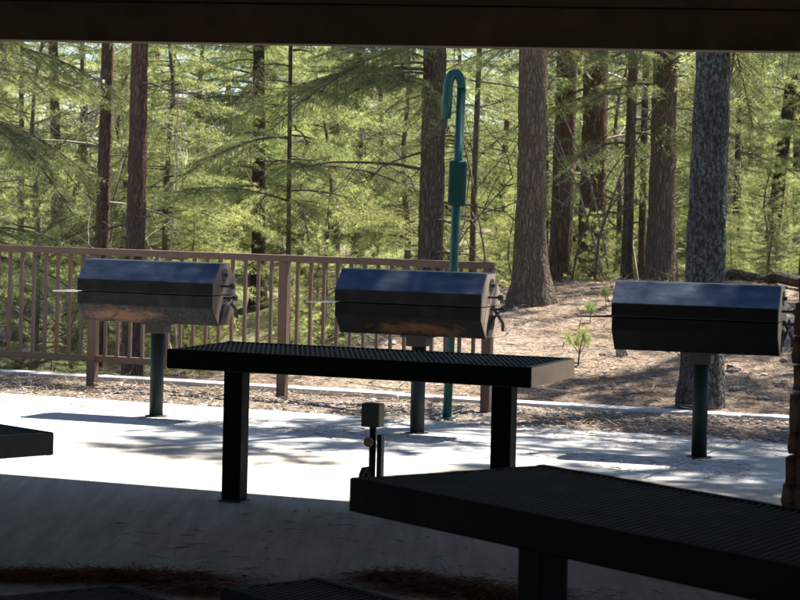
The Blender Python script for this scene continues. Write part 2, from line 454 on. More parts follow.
b = MB(); b.box(-6, 4.5, 0, .15, 0, .176); o = b.build('beam', 'beam_brown', bevel=.004)
o.location = bc; o.rotation_euler.z = bang; in_pav(o)
b = MB(); b.box(-6, 4.5, .004, .146, .184, .60); o = b.build('fascia_board', 'beam_brown', bevel=.004)
o.location = bc; o.rotation_euler.z = bang; in_pav(o)
for q in (-6.5, -3.0):
    p = TN(q, 1.5); b = MB(); b.box(-.09, .09, -.09, .09, 0, 2.75); o = b.build('post', 'beam_brown', bevel=.01)
    o.location = TN(q * 1.8, -2.0); o.rotation_euler.z = PAX; in_pav(o)

pc = at(791.5, 545, 9.6); pc.z = 0
pil = empty('stone_pillar', (pc.x + .36, pc.y + .12, 0), PAX, label='rough red-brown stone pillar at the right edge of the picture', cat='pillar')
b = MB(); b.add([(-.27, -.27, 0), (.27, -.27, 0), (.27, .27, 0), (-.27, .27, 0), (-.20, -.20, 2.18), (.20, -.20, 2.18), (.20, .20, 2.18), (-.20, .20, 2.18)],
      [(3, 2, 1, 0), (4, 5, 6, 7), (0, 1, 5, 4), (1, 2, 6, 5), (2, 3, 7, 6), (3, 0, 4, 7)])
b.build('core', 'mortar', pil)
stone_meshes = []
def stone_mesh(seed, sub=2, jag=.1, mat='stone_red', name='stone', flat=.8):
    r = random.Random(seed); b = MB()
    # a rounded block: cube grid of 3x3 per face, pushed to a superellipsoid and jittered
    N = sub + 1; idx = {}; vs = []; fs = []
    def vert(p):
        if p not in idx:
            q = Vector(p); m = max(abs(q.x), abs(q.y), abs(q.z)); l = q.length
            s = (m / l) ** (1 - flat) if l else 1
            q = q * s * (1 + r.uniform(-jag, jag)) * .5
            idx[p] = len(vs); vs.append(q)
        return idx[p]
    for ax in range(3):
        for sg in (-1, 1):
            for i in range(N - 0):
                for j in range(N - 0):
                    quad = []
                    for di, dj in ((0, 0), (1, 0), (1, 1), (0, 1)):
                        u = -1 + 2 * (i + di) / N; w = -1 + 2 * (j + dj) / N
                        p = [0, 0, 0]; p[ax] = sg; p[(ax + 1) % 3] = round(u, 4); p[(ax + 2) % 3] = round(w, 4)
                        quad.append(vert(tuple(float(c) for c in p)))
                    fs.append(tuple(quad if sg > 0 else quad[::-1]))
    b.add(vs, fs); return b.mesh(name, mat, True)
for i in range(6): stone_meshes.append(stone_mesh(i, 2, .035, flat=.93))
z = 0.0; kz = 0
while z < 2.16:
    hh = min(random.uniform(.10, .19), 2.185 - z)
    if hh < .05: break
    hw = .27 - .07 * z / 2.18
    for side in range(4):
        splits = sorted([-hw, hw] + ([random.uniform(-.1, .1)] if random.random() < .75 else [random.uniform(-.16, -.05), random.uniform(.05, .16)]))
        for a, c in zip(splits[:-1], splits[1:]):
            o = bpy.data.objects.new('stone', random.choice(stone_meshes)); link(o, pil)
            th = .10 + random.uniform(0, .025); o.scale = (c - a + .015, th, hh - .006)
            an = side * math.pi / 2; m = (a + c) / 2; dd = hw + random.uniform(-.006, .006)
            o.location = (m * math.cos(an) + dd * math.sin(an), m * math.sin(an) - dd * math.cos(an), z + hh / 2)
            o.rotation_euler = (random.uniform(-.05, .05), random.uniform(-.05, .05), an + random.uniform(-.04, .04))
    z += hh

# ------------------------------------------------------------------ tables and benches
def mesh_top(L, W, zt, pitch=.026, slope=.43, inset=.02):
    b = MB()
    for sg in (-1, 1):
        x = -slope * W
        while x < L + slope * W:
            # line x(y) = x + sg*slope*y clipped to the frame
            y0, y1 = inset, W - inset
            xa, xb = x + sg * slope * y0, x + sg * slope * y1
            lo, hi = inset, L - inset
            pts = []
            if abs(xb - xa) > 1e-6:
                t0, t1 = (lo - xa) / (xb - xa), (hi - xa) / (xb - xa)
                if t0 > t1: t0, t1 = t1, t0
                t0, t1 = max(0, t0), min(1, t1)
                if t1 - t0 > .02:
                    b.bar((xa + (xb - xa) * t0, y0 + (y1 - y0) * t0, zt - (.006 if sg < 0 else .009)), (xa + (xb - xa) * t1, y0 + (y1 - y0) * t1, zt - (.006 if sg < 0 else .009)), .008, .009 if sg < 0 else .005)
            x += pitch
    return b
def table(name, fl, ang, L, W, H, label, cat, legs, group=None, apron=.094, endmat='table_paint', leg_w=.10):
    root = empty(name, (fl[0], fl[1], 0), ang, label=label, cat=cat, group=group)
    th = .035
    b = MB(); b.box(0, L, 0, th, H - apron, H); b.box(0, L, W - th, W, H - apron, H); b.build('side_rail', 'table_paint', root, bevel=.006)
    for x0 in (0, L - th):
        b = MB(); b.box(x0 + (.003 if x0 == 0 else 0), x0 + th - (.0 if x0 == 0 else 0) + (0 if x0 == 0 else .003), th, W - th, H - apron + .002, H - .002)
        b.build('end_rail', endmat if x0 > 0 else 'table_paint', root, bevel=.004)
    # corner caps so the end reads as one plate
    b = MB(); b.box(L, L + .004, .004, W - .004, H - apron + .003, H - .003); b.build('end_plate', endmat, root)
    mesh_top(L, W, H, inset=th).build('mesh_top', 'mesh_sky_sheen', root, kind='stuff')
    b = MB()
    for (x, y) in legs: b.box(x - .03, x + .03, th, W - th, H - apron + .02, H - .03)
    b.box(th, L - th, W / 2 - .02, W / 2 + .02, H - .06, H - .03)
    b.build('under_frame', 'table_paint', root)
    for (x, y) in legs:
        b = MB(); w = leg_w / 2; b.box(x - w, x + w, y - w, y + w, 0.008, H - apron + .02)
        b.build('leg', 'table_paint', root, bevel=.008)
        b = MB(); b.box(x - w - .008, x + w + .008, y - w - .008, y + w + .008, 0, .008); b.build('foot_plate', 'steel_dark', root)
    return root
table('serving_table', (-1.106, 11.03), -.36, 1.835, .70, .76, 'long dark steel mesh table standing in front of the grills', 'table', [(.215, .35), (1.60, .35)], endmat='table_end_lit')
table('picnic_table', (-.122, 6.31), -.935, 1.835, .70, .76, 'nearest black mesh table filling the lower right corner', 'table', [(.42, .35), (1.45, .35)])
def corner_bench(px, py, z, ang, L, W, label, legs):
    """bench whose far left... back corner sits at a picture point"""
    p = G(px, py, z); n = Vector((-math.sin(ang), math.cos(ang), 0)); fl = p - n * W
    return table('bench', (fl.x, fl.y), ang, L, W, z, label, 'bench', legs, apron=.07, group='low benches under the roof', leg_w=.08)
corner_bench(318, 577, .45, -.935, 1.835, .33, 'low dark bench left of the needle pile, in front of the nearest table', [(.5, .165), (1.4, .165)])
corner_bench(118, 583.5, .45, -.935, 1.835, .38, 'low dark bench in the bottom left corner of the picture', [(.6, .19), (1.5, .19)])
# bench stub at the left edge: its right corner is near end
p = G(54, 432, .50); an = -.80; dd = Vector((math.cos(an), math.sin(an), 0)); nn_ = Vector((-math.sin(an), math.cos(an), 0))
fl = p - dd * 1.835 - nn_ * .36
table('bench', (fl.x, fl.y), an, 1.835, .36, .50, 'dark bench end jutting in at the left edge before the sunlit paving', 'bench', [(.4, .18), (1.35, .18)], apron=.098, group='low benches under the roof', leg_w=.08, endmat='bench_end_lit')

# ------------------------------------------------------------------ grills
def grill(px, py, ang, label, fire, endm, postm, rod='steel_dark', D=None):
    g = G(px, py)
    root = empty('barrel_grill', (g.x, g.y, 0), ang, label=label, cat='grill', group='barrel grills on posts')
    L = .98; x0, x1 = -L / 2 - .02, L / 2 - .02; z0 = .625
    lo = [(-.085, z0), (-.185, z0 + .118), (-.185, z0 + .198), (.185, z0 + .198), (.185, z0 + .118), (.085, z0)]
    hi = [(-.187, z0 + .204), (-.187, z0 + .282), (-.075, z0 + .41), (.075, z0 + .41), (.187, z0 + .282), (.187, z0 + .204)]
    def prism(prof, a, c):
        b = MB(); k = len(prof)
        b.add([(a, y, z) for y, z in prof] + [(c, y, z) for y, z in prof],
              [tuple(range(k))] + [tuple(range(2 * k - 1, k - 1, -1))] + [(i, i + k, (i + 1) % k + k, (i + 1) % k) for i in range(k)])
        return b
    fb = prism(lo, x0, x1).build('firebox', fire, root, bevel=.004)
    ld = prism(hi, x0 - .003, x1 + .002).build('lid', 'lid_metal_skyblue', root, bevel=.004)
    # strip below the shoulder, reflection of the dark pavilion put into its colour
    b = MB(); b.box(x0 - .001, x1, -.1885, -.1865, z0 + .206, z0 + .279); b.build('lid_dark_reflection', fire if fire == 'firebox_black' else 'lid_dark_reflection', ld)
    ins = lambda pr, s: [(y * s, (z - z0 - .2) * s + z0 + .2) for y, z in pr]
    prism(ins(lo, .975), x1 + .0005, x1 + .006).build('end_plate', endm, fb)
    prism(ins(hi, .975), x1 + .003, x1 + .007).build('end_plate', endm, ld)
    # vent disc with knob, spit rod ends, latch chain
    b = MB(); b.tube([(x1 + .007, 0, z0 + .335), (x1 + .013, 0, z0 + .335)], .042, 14); vn = b.build('vent_disc', 'steel_dark', ld)
    b = MB(); b.tube([(x1 + .013, 0, z0 + .335), (x1 + .03, 0, z0 + .335)], .012, 8); b.build('vent_knob', 'steel_dark', vn)
    for k, (y, z) in enumerate(((-.06, z0 + .262), (-.01, z0 + .185))):
        b = MB(); b.tube([(x1 + .006, y, z), (x1 + .07, y, z)], .008, 8)
        b.tube([(x1 + .07, y, z), (x1 + .078, y, z), (x1 + .10, y, z), (x1 + .106, y, z)], [.01, .02, .02, .01], 10); b.build('spit_knob', 'steel_dark', fb if k else ld, smooth=False)
    b = MB(); b.tube([(x1 + .012, .02, z0 + .2), (x1 + .04, .05, z0 + .14), (x1 + .055, .10, z0 + .09), (x1 + .05, .12, z0 + .045)], .011, 6)
    b.tube([(x1 + .012, -.05, z0 + .06), (x1 + .03, .0, z0 + .13), (x1 + .045, .06, z0 + .17), (x1 + .03, .12, z0 + .2)], .010, 6)
    b.tube([(x1 + .012, .0, z0 + .10), (x1 + .018, .0, z0 + .10)], .05, 12)
    b.build('draft_crank', 'steel_dark', fb)
    b = MB(); b.tube([(x1 + .009, -.06, z0 + .02), (x1 + .009, -.055, z0 + .10)], .006, 6); b.build('drip_rod', 'steel_dark', fb)
    b = MB(); b.tube([(x0 + .01, -.12, z0 + .20), (x0 - .10, -.12, z0 + .196), (x0 - .22, -.12, z0 + .19)], [.008, .007, .004], 8); b.build('lid_handle', rod, ld)
    for x in (x0 + .15, x1 - .15):
        b = MB(); b.tube([(x - .03, .19, z0 + .2), (x + .03, .19, z0 + .2)], .009, 8); b.build('hinge', 'steel_dark', ld)
    b = MB(); b.tube([(0, 0, -.02), (0, 0, z0 - .05)], .046, 20); b.build('post', postm, root, smooth=True)
    b = MB(); b.box(-.066, .066, -.066, .066, z0 - .07, z0 - .001); b.build('collar', 'steel_dark', root, bevel=.004)
    b = MB(); b.box(-.10, .10, -.07, .07, z0 - .012, z0 - .0005); b.build('mounting_plate', 'steel_dark', root)
    b = MB(); b.tube([(0, 0, 0), (0, 0, .004)], .075, 20); b.build('base_ring', 'steel_dark', root)
    return root
grill(156, 416, -.34, 'leftmost barrel grill with rusty belly in front of the railing', 'firebox_rusty', 'end_dull', 'post_paint', 'bright_steel')
grill(417, 433, -.36, 'middle barrel grill behind the long mesh table, sunlit tan end plate', 'firebox_soot', 'end_rusty_sunlit', 'post_paint', 'bright_steel')
grill(699, 457, -.29, 'rightmost barrel grill, black, in front of the lichen-covered trunk', 'firebox_black', 'end_rusty_sunlit', 'post_green')

# ------------------------------------------------------------------ railing
r0, r1 = -11.3, -5.54
nr = 15.40
rail = empty('railing', TN(r0, nr), PAX, label='brown painted metal railing with upright bars behind the grills', cat='railing')
LR = r1 - r0
ZR = 1.045
def rz(mb, *a): mb.box(*a)
b = MB(); b.box(-.6, LR + .04, -.03, .03, ZR - .05, ZR); b.build('top_rail', 'rail_paint', rail, bevel=.006)
b = MB(); b.box(-.6, LR, -.02, .02, .175, .225); b.build('bottom_rail', 'rail_paint', rail, bevel=.005)
posts = [LR, LR - 1.605, LR - 3.21, LR - 4.815]
pm = MB(); pm.box(-.035, .035, -.035, .035, -.06, ZR - .05); pm = pm.mesh('post', 'rail_paint')
bm_ = MB(); bm_.box(-.0115, .0115, -.0115, .0115, .225, ZR - .05); bm_ = bm_.mesh('baluster', 'rail_paint')
for x in posts:
    o = bpy.data.objects.new('post', pm); link(o, rail); o.location.x = x
    b = o.modifiers.new('bevel', 'BEVEL'); b.width = .005; b.segments = 2
for a, c in zip(posts[1:], posts[:-1]):
    k = 15
    for i in range(1, k):
        o = bpy.data.objects.new('baluster', bm_); link(o, rail); o.location.x = a + (c - a) * i / k; o.rotation_euler.z = random.uniform(-.05, .05)
for i in range(1, 7):
    o = bpy.data.objects.new('baluster', bm_); link(o, rail); o.location.x = posts[-1] - .107 * i

# ------------------------------------------------------------------ teal hook pole
g = G(447, 418)
hp = empty('hook_pole', (g.x, g.y, 0), 0, label='teal pole with hooked top and flat box behind the middle grill', cat='pole')
hp.rotation_euler = (0, R(1.2), 0)
b = MB(); b.tube([(0, 0, -.05), (0, 0, 2.25)], .030, 16); b.build('pole', 'teal_paint', hp, smooth=True)
b = MB(); pts = []
for i in range(15):
    a = math.pi * i / 14; pts.append((-.046 + .046 * math.cos(a), -.01, 2.25 + .10 * math.sin(a)))
pts += [(-.094, -.01, 2.15), (-.100, -.01, 2.04)]
b.tube(pts, [.030] * 9 + [.034] * 6 + [.036, .036], 14); hk = b.build('hook', 'teal_paint', hp, smooth=True)
b = MB(); b.tube([(-.094, -.01, 2.05), (-.096, -.01, 1.97)], .010, 8); b.tube([(-.102, -.01, 1.97), (-.084, -.01, 1.955), (-.074, -.01, 1.985)], .007, 6); b.build('lantern_hook', 'teal_dark', hk)
b = MB(); b.box(-.062, .062, -.045, -.005, 1.445, 1.755); b.build('box', 'teal_dark', hp, bevel=.018)
b = MB(); b.tube([(0, 0, 0), (0, 0, .006)], .06, 16); b.build('base_plate', 'teal_dark', hp)

# ------------------------------------------------------------------ water tap post with junction box
g = at(373, 470, 11.15)
fp = empty('tap_post', (g.x - .005, g.y, 0), PAX, label='short pipe post with grey junction box and brass water tap', cat='tap')
b = MB(); b.tube([(0, 0, -.02), (0, 0, .40)], .017, 12); b.build('pipe', 'steel_dark', fp, smooth=True)
b = MB(); b.box(-.05, .045, -.035, .035, .395, .51); bx = b.build('junction_box', 'box_olive', fp, bevel=.005)
b = MB(); b.box(-.045, .04, -.038, -.0355, .40, .505); b.build('box_cover', 'box_olive', bx)
b = MB(); b.box(.03, .055, -.02, .02, .06, .36); b.build('bracket', 'steel_dark', fp, bevel=.003)
b = MB(); b.tube([(0, -.017, .325), (0, -.055, .325)], .012, 10); b.tube([(0, -.05, .325), (0, -.058, .325)], .024, 12); b.build('valve_wheel', 'brass', fp)
b = MB(); b.tube([(-.005, -.015, .19), (-.02, -.06, .19), (-.025, -.07, .165), (-.025, -.07, .12)], [.013, .014, .014, .012], 10); b.build('spout', 'steel_dark', fp)
b = MB(); b.tube([(-.02, -.03, .10), (-.02, -.03, .175)], .03, 12); b.build('hose_coupling', 'steel_dark', fp)

# ------------------------------------------------------------------ vegetation generators
UPZ = np.array([0, 0, 1.0])
def unit(a): return a / np.maximum(np.linalg.norm(a, axis=-1, keepdims=True), 1e-9)
def needles(P, Dv, Ln, per_m, nl, nw, fwd, rg, minn=3):
    """needle triangles along segments (start P, unit direction Dv, length Ln)"""
    cnt = np.maximum((Ln * per_m).astype(int), minn)
    idx = np.repeat(np.arange(len(P)), cnt); N = len(idx)
    s = rg.random(N) * Ln[idx]
    base = P[idx] + Dv[idx] * s[:, None]
    rnd = rg.normal(size=(N, 3)); rnd -= Dv[idx] * (rnd * Dv[idx]).sum(1, keepdims=True); rnd = unit(rnd)
    v = unit(rnd + Dv[idx] * fwd + UPZ * .08)
    sd = unit(np.cross(v, rg.normal(size=(N, 3))))
    l = nl * (.65 + .7 * rg.random(N))[:, None]; w = nw * (.7 + .6 * rg.random(N))[:, None]
    return np.stack([base - sd * w / 2, base + sd * w / 2, base + v * l], 1)
def tufts(P, Dv, per, nl, nw, rg, spread=1.0):
    N = len(P) * per; idx = np.repeat(np.arange(len(P)), per)
    v = unit(Dv[idx] * .75 + rg.normal(size=(N, 3)) * .62 * spread)
    base = P[idx] - Dv[idx] * (rg.random(N) * nl * .7)[:, None]
    sd = unit(np.cross(v, rg.normal(size=(N, 3))))
    l = nl * (.6 + .6 * rg.random(N))[:, None]; w = nw * (.7 + .6 * rg.random(N))[:, None]
    return np.stack([base - sd * w / 2, base + sd * w / 2, base + v * l], 1)
def young_conifer(seed, H, base, Lmax, kind, per_m=68, nl=.05, nw=.006, nbr=20, trunk_r=.06, tuft=38):
    rg = np.random.default_rng(seed); r = random.Random(seed)
    wood = MB(); P = []; Dv = []; Ln = []; tp = []; td = []
    bend = [Vector((r.uniform(-.05, .05) * i, r.uniform(-.05, .05) * i, 0)) for i in range(6)]
    def axis_pt(h):
        k = h / H * 5; i = min(int(k), 4); return bend[i].lerp(bend[i + 1], k - i) + Vector((0, 0, h))
    wood.tube([axis_pt(H * i / 9) for i in range(10)], [trunk_r * (1 - .9 * i / 9) for i in range(10)], 8)
    h = base
    while h < H * .985:
        frac = (h - base) / (H - base)
        L = Lmax * (1 - frac) ** .75 * r.uniform(.55, 1.1) + .12
        if frac < .12: L *= r.uniform(.6, 1)
        az = r.uniform(0, 2 * math.pi); hd = Vector((math.cos(az), math.sin(az), 0)); sd = Vector((-hd.y, hd.x, 0))
        up0 = r.uniform(-.05, .30) if kind == 'fir' else r.uniform(.05, .5)
        dr = r.uniform(.25, .55) if kind == 'fir' else r.uniform(-.15, .25)
        pts = []; o = axis_pt(h); n = 7; wob = r.uniform(-.2, .2)
        for i in range(n):
            s = i / (n - 1); pts.append(o + hd * L * s + sd * L * wob * s * s + Vector((0, 0, L * (up0 * s - dr * s * s) + (.09 * L * s ** 4 if kind == 'fir' else .2 * L * s ** 3))))
        wood.tube(pts, [max(.003, .011 * L ** .7 * (1 - .85 * i / (n - 1))) for i in range(n)], 4, False)
        ntw = max(4, int(L / (.065 if kind == 'fir' else .10)))
        for k in range(ntw):
            s = .12 + .88 * (k + r.random()) / ntw; q = s * (n - 1); i = min(int(q), n - 2)
            p = pts[i].lerp(pts[i + 1], q - i); bd_ = (pts[i + 1] - pts[i]).normalized()
            for sg in (-1, 1):
                if r.random() < .15: continue
                tl_ = (.42 * L * (1 - s) + .07) * r.uniform(.6, 1.1); tl_ = min(tl_, .55)
                lat = Vector((-bd_.y, bd_.x, 0)).normalized() * sg
                tv = (bd_ * .75 + lat * r.uniform(.6, 1.0) + Vector((0, 0, r.uniform(-.35, .12) if kind == 'fir' else r.uniform(-.1, .5)))).normalized()
                P.append(p); Dv.append(tv); Ln.append(tl_); tp.append(p + tv * tl_); td.append(tv)
                if kind == 'fir' and tl_ > .2:
                    for m in range(int(tl_ / .08)):
                        q2 = p + tv * tl_ * r.uniform(.2, .95); lv = (tv * .7 + Vector((-tv.y, tv.x, 0)) * r.choice((-1, 1)) + Vector((0, 0, r.uniform(-.3, .05)))).normalized()
                        P.append(q2); Dv.append(lv); Ln.append(r.uniform(.06, .14))
                if kind == 'pine' and tl_ > .12: wood.tube([p, p + tv * tl_], [.005, .003], 3, False)
        tp.append(pts[-1]); td.append((pts[-1] - pts[-2]).normalized())
        h += (H - base) / (nbr * (H - base)) * r.uniform(.5, 1.5) if nbr else 1
    P, Dv, Ln = np.array(P), np.array(Dv), np.array(Ln)
    if kind == 'fir':
        T = needles(P, Dv, Ln, per_m, nl, nw, .75, rg)
    else:
        T = tufts(np.array(tp), np.array(td), tuft, nl, nw, rg)
    return wood, T

VAR = {}
def variant(key, wm, lm, *a, **kw):
    w, T = young_conifer(*a, **kw)
    VAR[key] = (w.mesh('trunk', wm, True), tri_mesh('crown', T, lm)); return len(T)
nt_ = 0
nt_ += variant('firA', 'twig_bark', 'needles_fir', 1, 7.5, .5, 2.0, 'fir', nbr=17)
nt_ += variant('firB', 'twig_bark', 'needles_fir', 2, 6.0, .3, 1.7, 'fir', nbr=18)
nt_ += variant('firC', 'twig_bark', 'needles_fir', 3, 9.0, 1.4, 2.3, 'fir', nbr=13)
nt_ += variant('pineA', 'twig_bark', 'needles_pine', 4, 6.5, .5, 1.8, 'pine', nl=.12, nw=.0055, nbr=10, tuft=30)
nt_ += variant('pineB', 'twig_bark', 'needles_pine', 5, 5.0, .3, 1.5, 'pine', nl=.12, nw=.0055, nbr=11, tuft=30)
nt_ += variant('sapling', 'twig_bark', 'needles_pine', 6, 2.2, .15, .9, 'pine', nl=.10, nw=.005, nbr=18, trunk_r=.025, tuft=28)
print('needle tris', nt_)

def high_crown(seed, z0, z1, Lmax, nbr, per=26, nl=.20, nw=.014):
    """upper crown of a tall tree: limbs with tufted foliage"""
    rg = np.random.default_rng(seed); r = random.Random(seed); wood = MB(); tp = []; td = []
    for k in range(nbr):
        f = (k + r.random()) / nbr; z = z0 + (z1 - z0) * f
        L = Lmax * (1 - f) ** .7 * r.uniform(.5, 1.1) + .3; az = r.uniform(0, 6.283); hd = Vector((math.cos(az), math.sin(az), 0))
        pts = [Vector((0, 0, z)) + hd * L * s + Vector((0, 0, L * (.15 * s - .35 * s * s))) for s in (0, .25, .5, .75, 1)]
        wood.tube(pts, [.035 * (L / 2) * (1 - .85 * s) + .004 for s in (0, .25, .5, .75, 1)], 5, False)
        for j in range(int(L * 15)):
            s = r.uniform(.25, 1) ** .8; q = s * 4; i = min(int(q), 3); p = pts[i].lerp(pts[i + 1], q - i)
            off = Vector((r.gauss(0, .25), r.gauss(0, .25), r.gauss(0, .12))) * (L / 2.2)
            v = (hd * .6 + off.normalized() * .8 + Vector((0, 0, .25))).normalized()
            tp.append(p + off); td.append(v)
            if j % 3 == 0: wood.tube([p, p + off], [.008, .003], 3, False)
    return wood, tufts(np.array(tp), np.array(td), per, nl, nw, rg, 1.1)
HC = []
for s_, z0_, z1_, L_, n_ in ((31, 6.5, 15, 2.3, 46), (32, 7.5, 17, 2.6, 50), (33, 5.8, 13, 2.0, 44)):
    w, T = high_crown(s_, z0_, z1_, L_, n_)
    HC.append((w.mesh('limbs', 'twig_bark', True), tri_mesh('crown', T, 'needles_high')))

def trunk_mesh(rad, H, seed, mat, flare=.5, segs=20, lean=(0, 0), rough=.05):
    rg = np.random.default_rng(seed); zs = np.concatenate([np.linspace(-.5, 1, 14), np.linspace(1.12, 6, 46), np.linspace(6.6, H, 12)])
    vs = []; a = np.linspace(0, 2 * np.pi, segs, endpoint=False)
    ph = rg.random(3) * 6.28; fl = rg.uniform(.5, 1.4, segs); fl = (fl + np.roll(fl, 1)) / 2
    for z in zs:
        r0_ = rad * max(.06, 1 - .8 * max(z, 0) / H) * (1 + flare * math.exp(-max(z, 0) / .28) * fl)
        r_ = r0_ * (1 + rough * rg.normal(size=segs) * .8 + .03 * np.sin(2 * a + z * .7 + ph[0]) + .025 * np.sin(3 * a - z * 1.1 + ph[1]))
        cx = lean[0] * z + .02 * math.sin(z * .55 + ph[2]); cy = lean[1] * z
        vs.append(np.stack([cx + r_ * np.cos(a), cy + r_ * np.sin(a), np.full(segs, z)], 1))
    V = np.concatenate(vs); nz = len(zs); f = []
    for i in range(nz - 1):
        for j in range(segs): f.append((i * segs + j, i * segs + (j + 1) % segs, (i + 1) * segs + (j + 1) % segs, (i + 1) * segs + j))
    return np_mesh('trunk', V, np.array(f), mat, True)
def dead_limbs(seed, n, z0, z1, L, rad, parent, mat, droop=.25, fork=3):
    """bare branches, each a part of its own"""
    r = random.Random(seed)
    for k in range(n):
        b = MB()
        z = r.uniform(z0, z1); az = r.uniform(0, 6.283)
        hd = Vector((math.cos(az), math.sin(az), 0)); sd = Vector((-hd.y, hd.x, 0)); l = L * r.uniform(.4, 1.1); o = Vector((0, 0, z)); w = r.uniform(-.3, .3)
        up = r.uniform(-.2, .45)
        pts = [o + hd * l * s + sd * l * w * s * s + Vector((r.uniform(-.02, .02), r.uniform(-.02, .02), l * (up * s - droop * s * s * r.uniform(.6, 1.4)))) for s in (0, .2, .4, .6, .8, 1)]
        b.tube(pts, [rad * (1 - .16 * i) * l ** .5 for i in range(6)], 5, False)
        for j in range(r.randint(fork, fork + 4)):
            i = r.randint(1, 4); p = pts[i].lerp(pts[i + 1], r.random()); v = (hd * .6 + sd * r.uniform(-1, 1) + Vector((0, 0, r.uniform(-.7, .5)))).normalized(); tl_ = l * r.uniform(.12, .4)
            m = p + v * tl_ * .5 + Vector((r.uniform(-.03, .03), r.uniform(-.03, .03), r.uniform(-.05, .02)))
            b.tube([p, m, p + v * tl_ + Vector((0, 0, -.12 * tl_))], [rad * .38, rad * .26, rad * .12], 3, False)
        b.build('dead_branch', mat, parent)

def bough_meshes(seed, L):
    r = random.Random(seed); rg = np.random.default_rng(seed); w = MB(); P = []; Dv = []; Ln = []
    n = 8; wob = r.uniform(-.25, .25); dr = r.uniform(.3, .55)
    pts = [Vector((L * k / (n - 1), L * wob * (k / (n - 1)) ** 2, L * (.12 * k / (n - 1) - dr * (k / (n - 1)) ** 2))) for k in range(n)]
    w.tube(pts, [.014 * (1 - .85 * k / (n - 1)) + .002 for k in range(n)], 5, False)
    m = int(L / .05)
    for k in range(m):
        s = .18 + .82 * (k + r.random()) / m; q = s * (n - 1); i = min(int(q), n - 2); p = pts[i].lerp(pts[i + 1], q - i); bd_ = (pts[i + 1] - pts[i]).normalized()
        for sg in (-1, 1):
            if r.random() < .2: continue
            tl_ = (.45 * L * (1 - s) + .09) * r.uniform(.5, 1.1); lat = Vector((-bd_.y, bd_.x, 0)).normalized() * sg
            tv = (bd_ * .8 + lat * r.uniform(.5, 1.0) + Vector((0, 0, r.uniform(-.6, .0)))).normalized(); w.tube([p, p + tv * tl_], [.004, .002], 3, False)
            P.append(p); Dv.append(tv); Ln.append(tl_)
            for _ in range(int(tl_ / .06)):
                q2 = p + tv * tl_ * r.uniform(.15, 1); lv = (tv * .7 + Vector((-tv.y, tv.x, 0)) * r.choice((-1, 1)) + Vector((0, 0, r.uniform(-.5, .05)))).normalized()
                P.append(q2); Dv.append(lv); Ln.append(r.uniform(.06, .17))
    T = needles(np.array(P), np.array(Dv), np.array(Ln), 110, .04, .0042, .8, rg)
    return w.mesh('stem', 'twig_bark'), tri_mesh('bough', T, 'needles_fir')
BOUGH = [bough_meshes(60 + i, (1.5, 1.9, 1.2, 2.2)[i]) for i in range(4)]
def boughs(root, seed, n, z0, z1, az=None, spread=3.14):
    r = random.Random(seed)
    for k in range(n):
        st, bo = BOUGH[r.randrange(4)]; o = obj('bough', bo, root); o.location = (0, 0, r.uniform(z0, z1)); o.rotation_euler = (r.uniform(-.2, .2), r.uniform(-.25, .2), (az if az is not None else 0) + r.uniform(-spread, spread))
        o.scale = (r.uniform(.8, 1.15),) * 3; obj('stem', st, o)
def bare_shrub(label, px, D, h, seed, mat='dead_wood', stems=5):
    r = random.Random(seed); p = at(px, 250, D); p.z = gz(p); root = empty('bare_shrub', p, 0, label=label, cat='shrub', group='leafless shrubs')
    def grow(b, o, v, l, rad, lev):
        pts = [o]; d = v.copy()
        for k in range(4):
            d = (d + Vector((r.gauss(0, .16), r.gauss(0, .16), r.gauss(0, .1) + (.05 if lev < 2 else -.02)))).normalized(); pts.append(pts[-1] + d * l / 4)
        b.tube(pts, [rad * (1 - .17 * k) for k in range(5)], 5 if lev == 0 else 3, False)
        if lev < 3:
            for k in range((7, 6, 4)[lev]):
                i = r.randint(1, 3); q = pts[i].lerp(pts[i + 1], r.random()); nd = (d * .7 + Vector((r.gauss(0, .7), r.gauss(0, .7), r.gauss(.1, .4)))).normalized()
                grow(b, q, nd, l * r.uniform(.28, .5), rad * .45, lev + 1)
    for k in range(stems):
        b = MB(); grow(b, Vector((r.gauss(0, .08), r.gauss(0, .08), -.05)), Vector((r.gauss(0, .22), r.gauss(0, .22), 1)).normalized(), h * r.uniform(.7, 1.05), .016, 0); b.build('stem', mat, root)

# ------------------------------------------------------------------ tall trees with visible trunks
def tall_tree(name, label, xt, yt, xb, D, wpx, mat, seed, H=15, hc=None, dead=(6, 2, 6, 1.1), cat='tree', flare=.45, bo=None, group='tall trunks of the wood', limb_mat='twig_bark', segs=20):
    a = at(xb, 250, D); zb = gz(a); c = at(xt, yt, D)
    slope = (c.x - a.x) / (c.z - a.z); bx_ = a.x + slope * (zb - a.z)
    root = empty(name, (bx_, D, zb), 0, label=label, cat=cat, group=group)
    root.rotation_euler = (0, math.atan(slope), 0)
    rad = wpx / 2 / FPX * D / (1 - .8 * 3 / H)
    obj('trunk', trunk_mesh(rad, H, seed, mat, flare, segs), root)
    if dead: dead_limbs(seed + 500, dead[0], dead[1], dead[2], dead[3], .016 if D < 30 else .014, root, limb_mat)
    if bo: boughs(root, seed + 900, *bo)
    if hc is not None:
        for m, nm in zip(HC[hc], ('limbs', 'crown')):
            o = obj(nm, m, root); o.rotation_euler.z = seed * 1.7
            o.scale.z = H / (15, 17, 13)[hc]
    return root
tall_tree('pine_tree', 'left of the two slim reddish trunks behind the railing', 106, 50, 102, 26.5, 13.5, 'bark_red', 101, 16, 0, (12, 3, 6.6, 1.2), limb_mat='dead_wood')
tall_tree('pine_tree', 'right of the two reddish trunks behind the leftmost grill', 138, 50, 134, 24.5, 19.5, 'bark_red', 102, 17, 1, (7, 2.5, 6, .9))
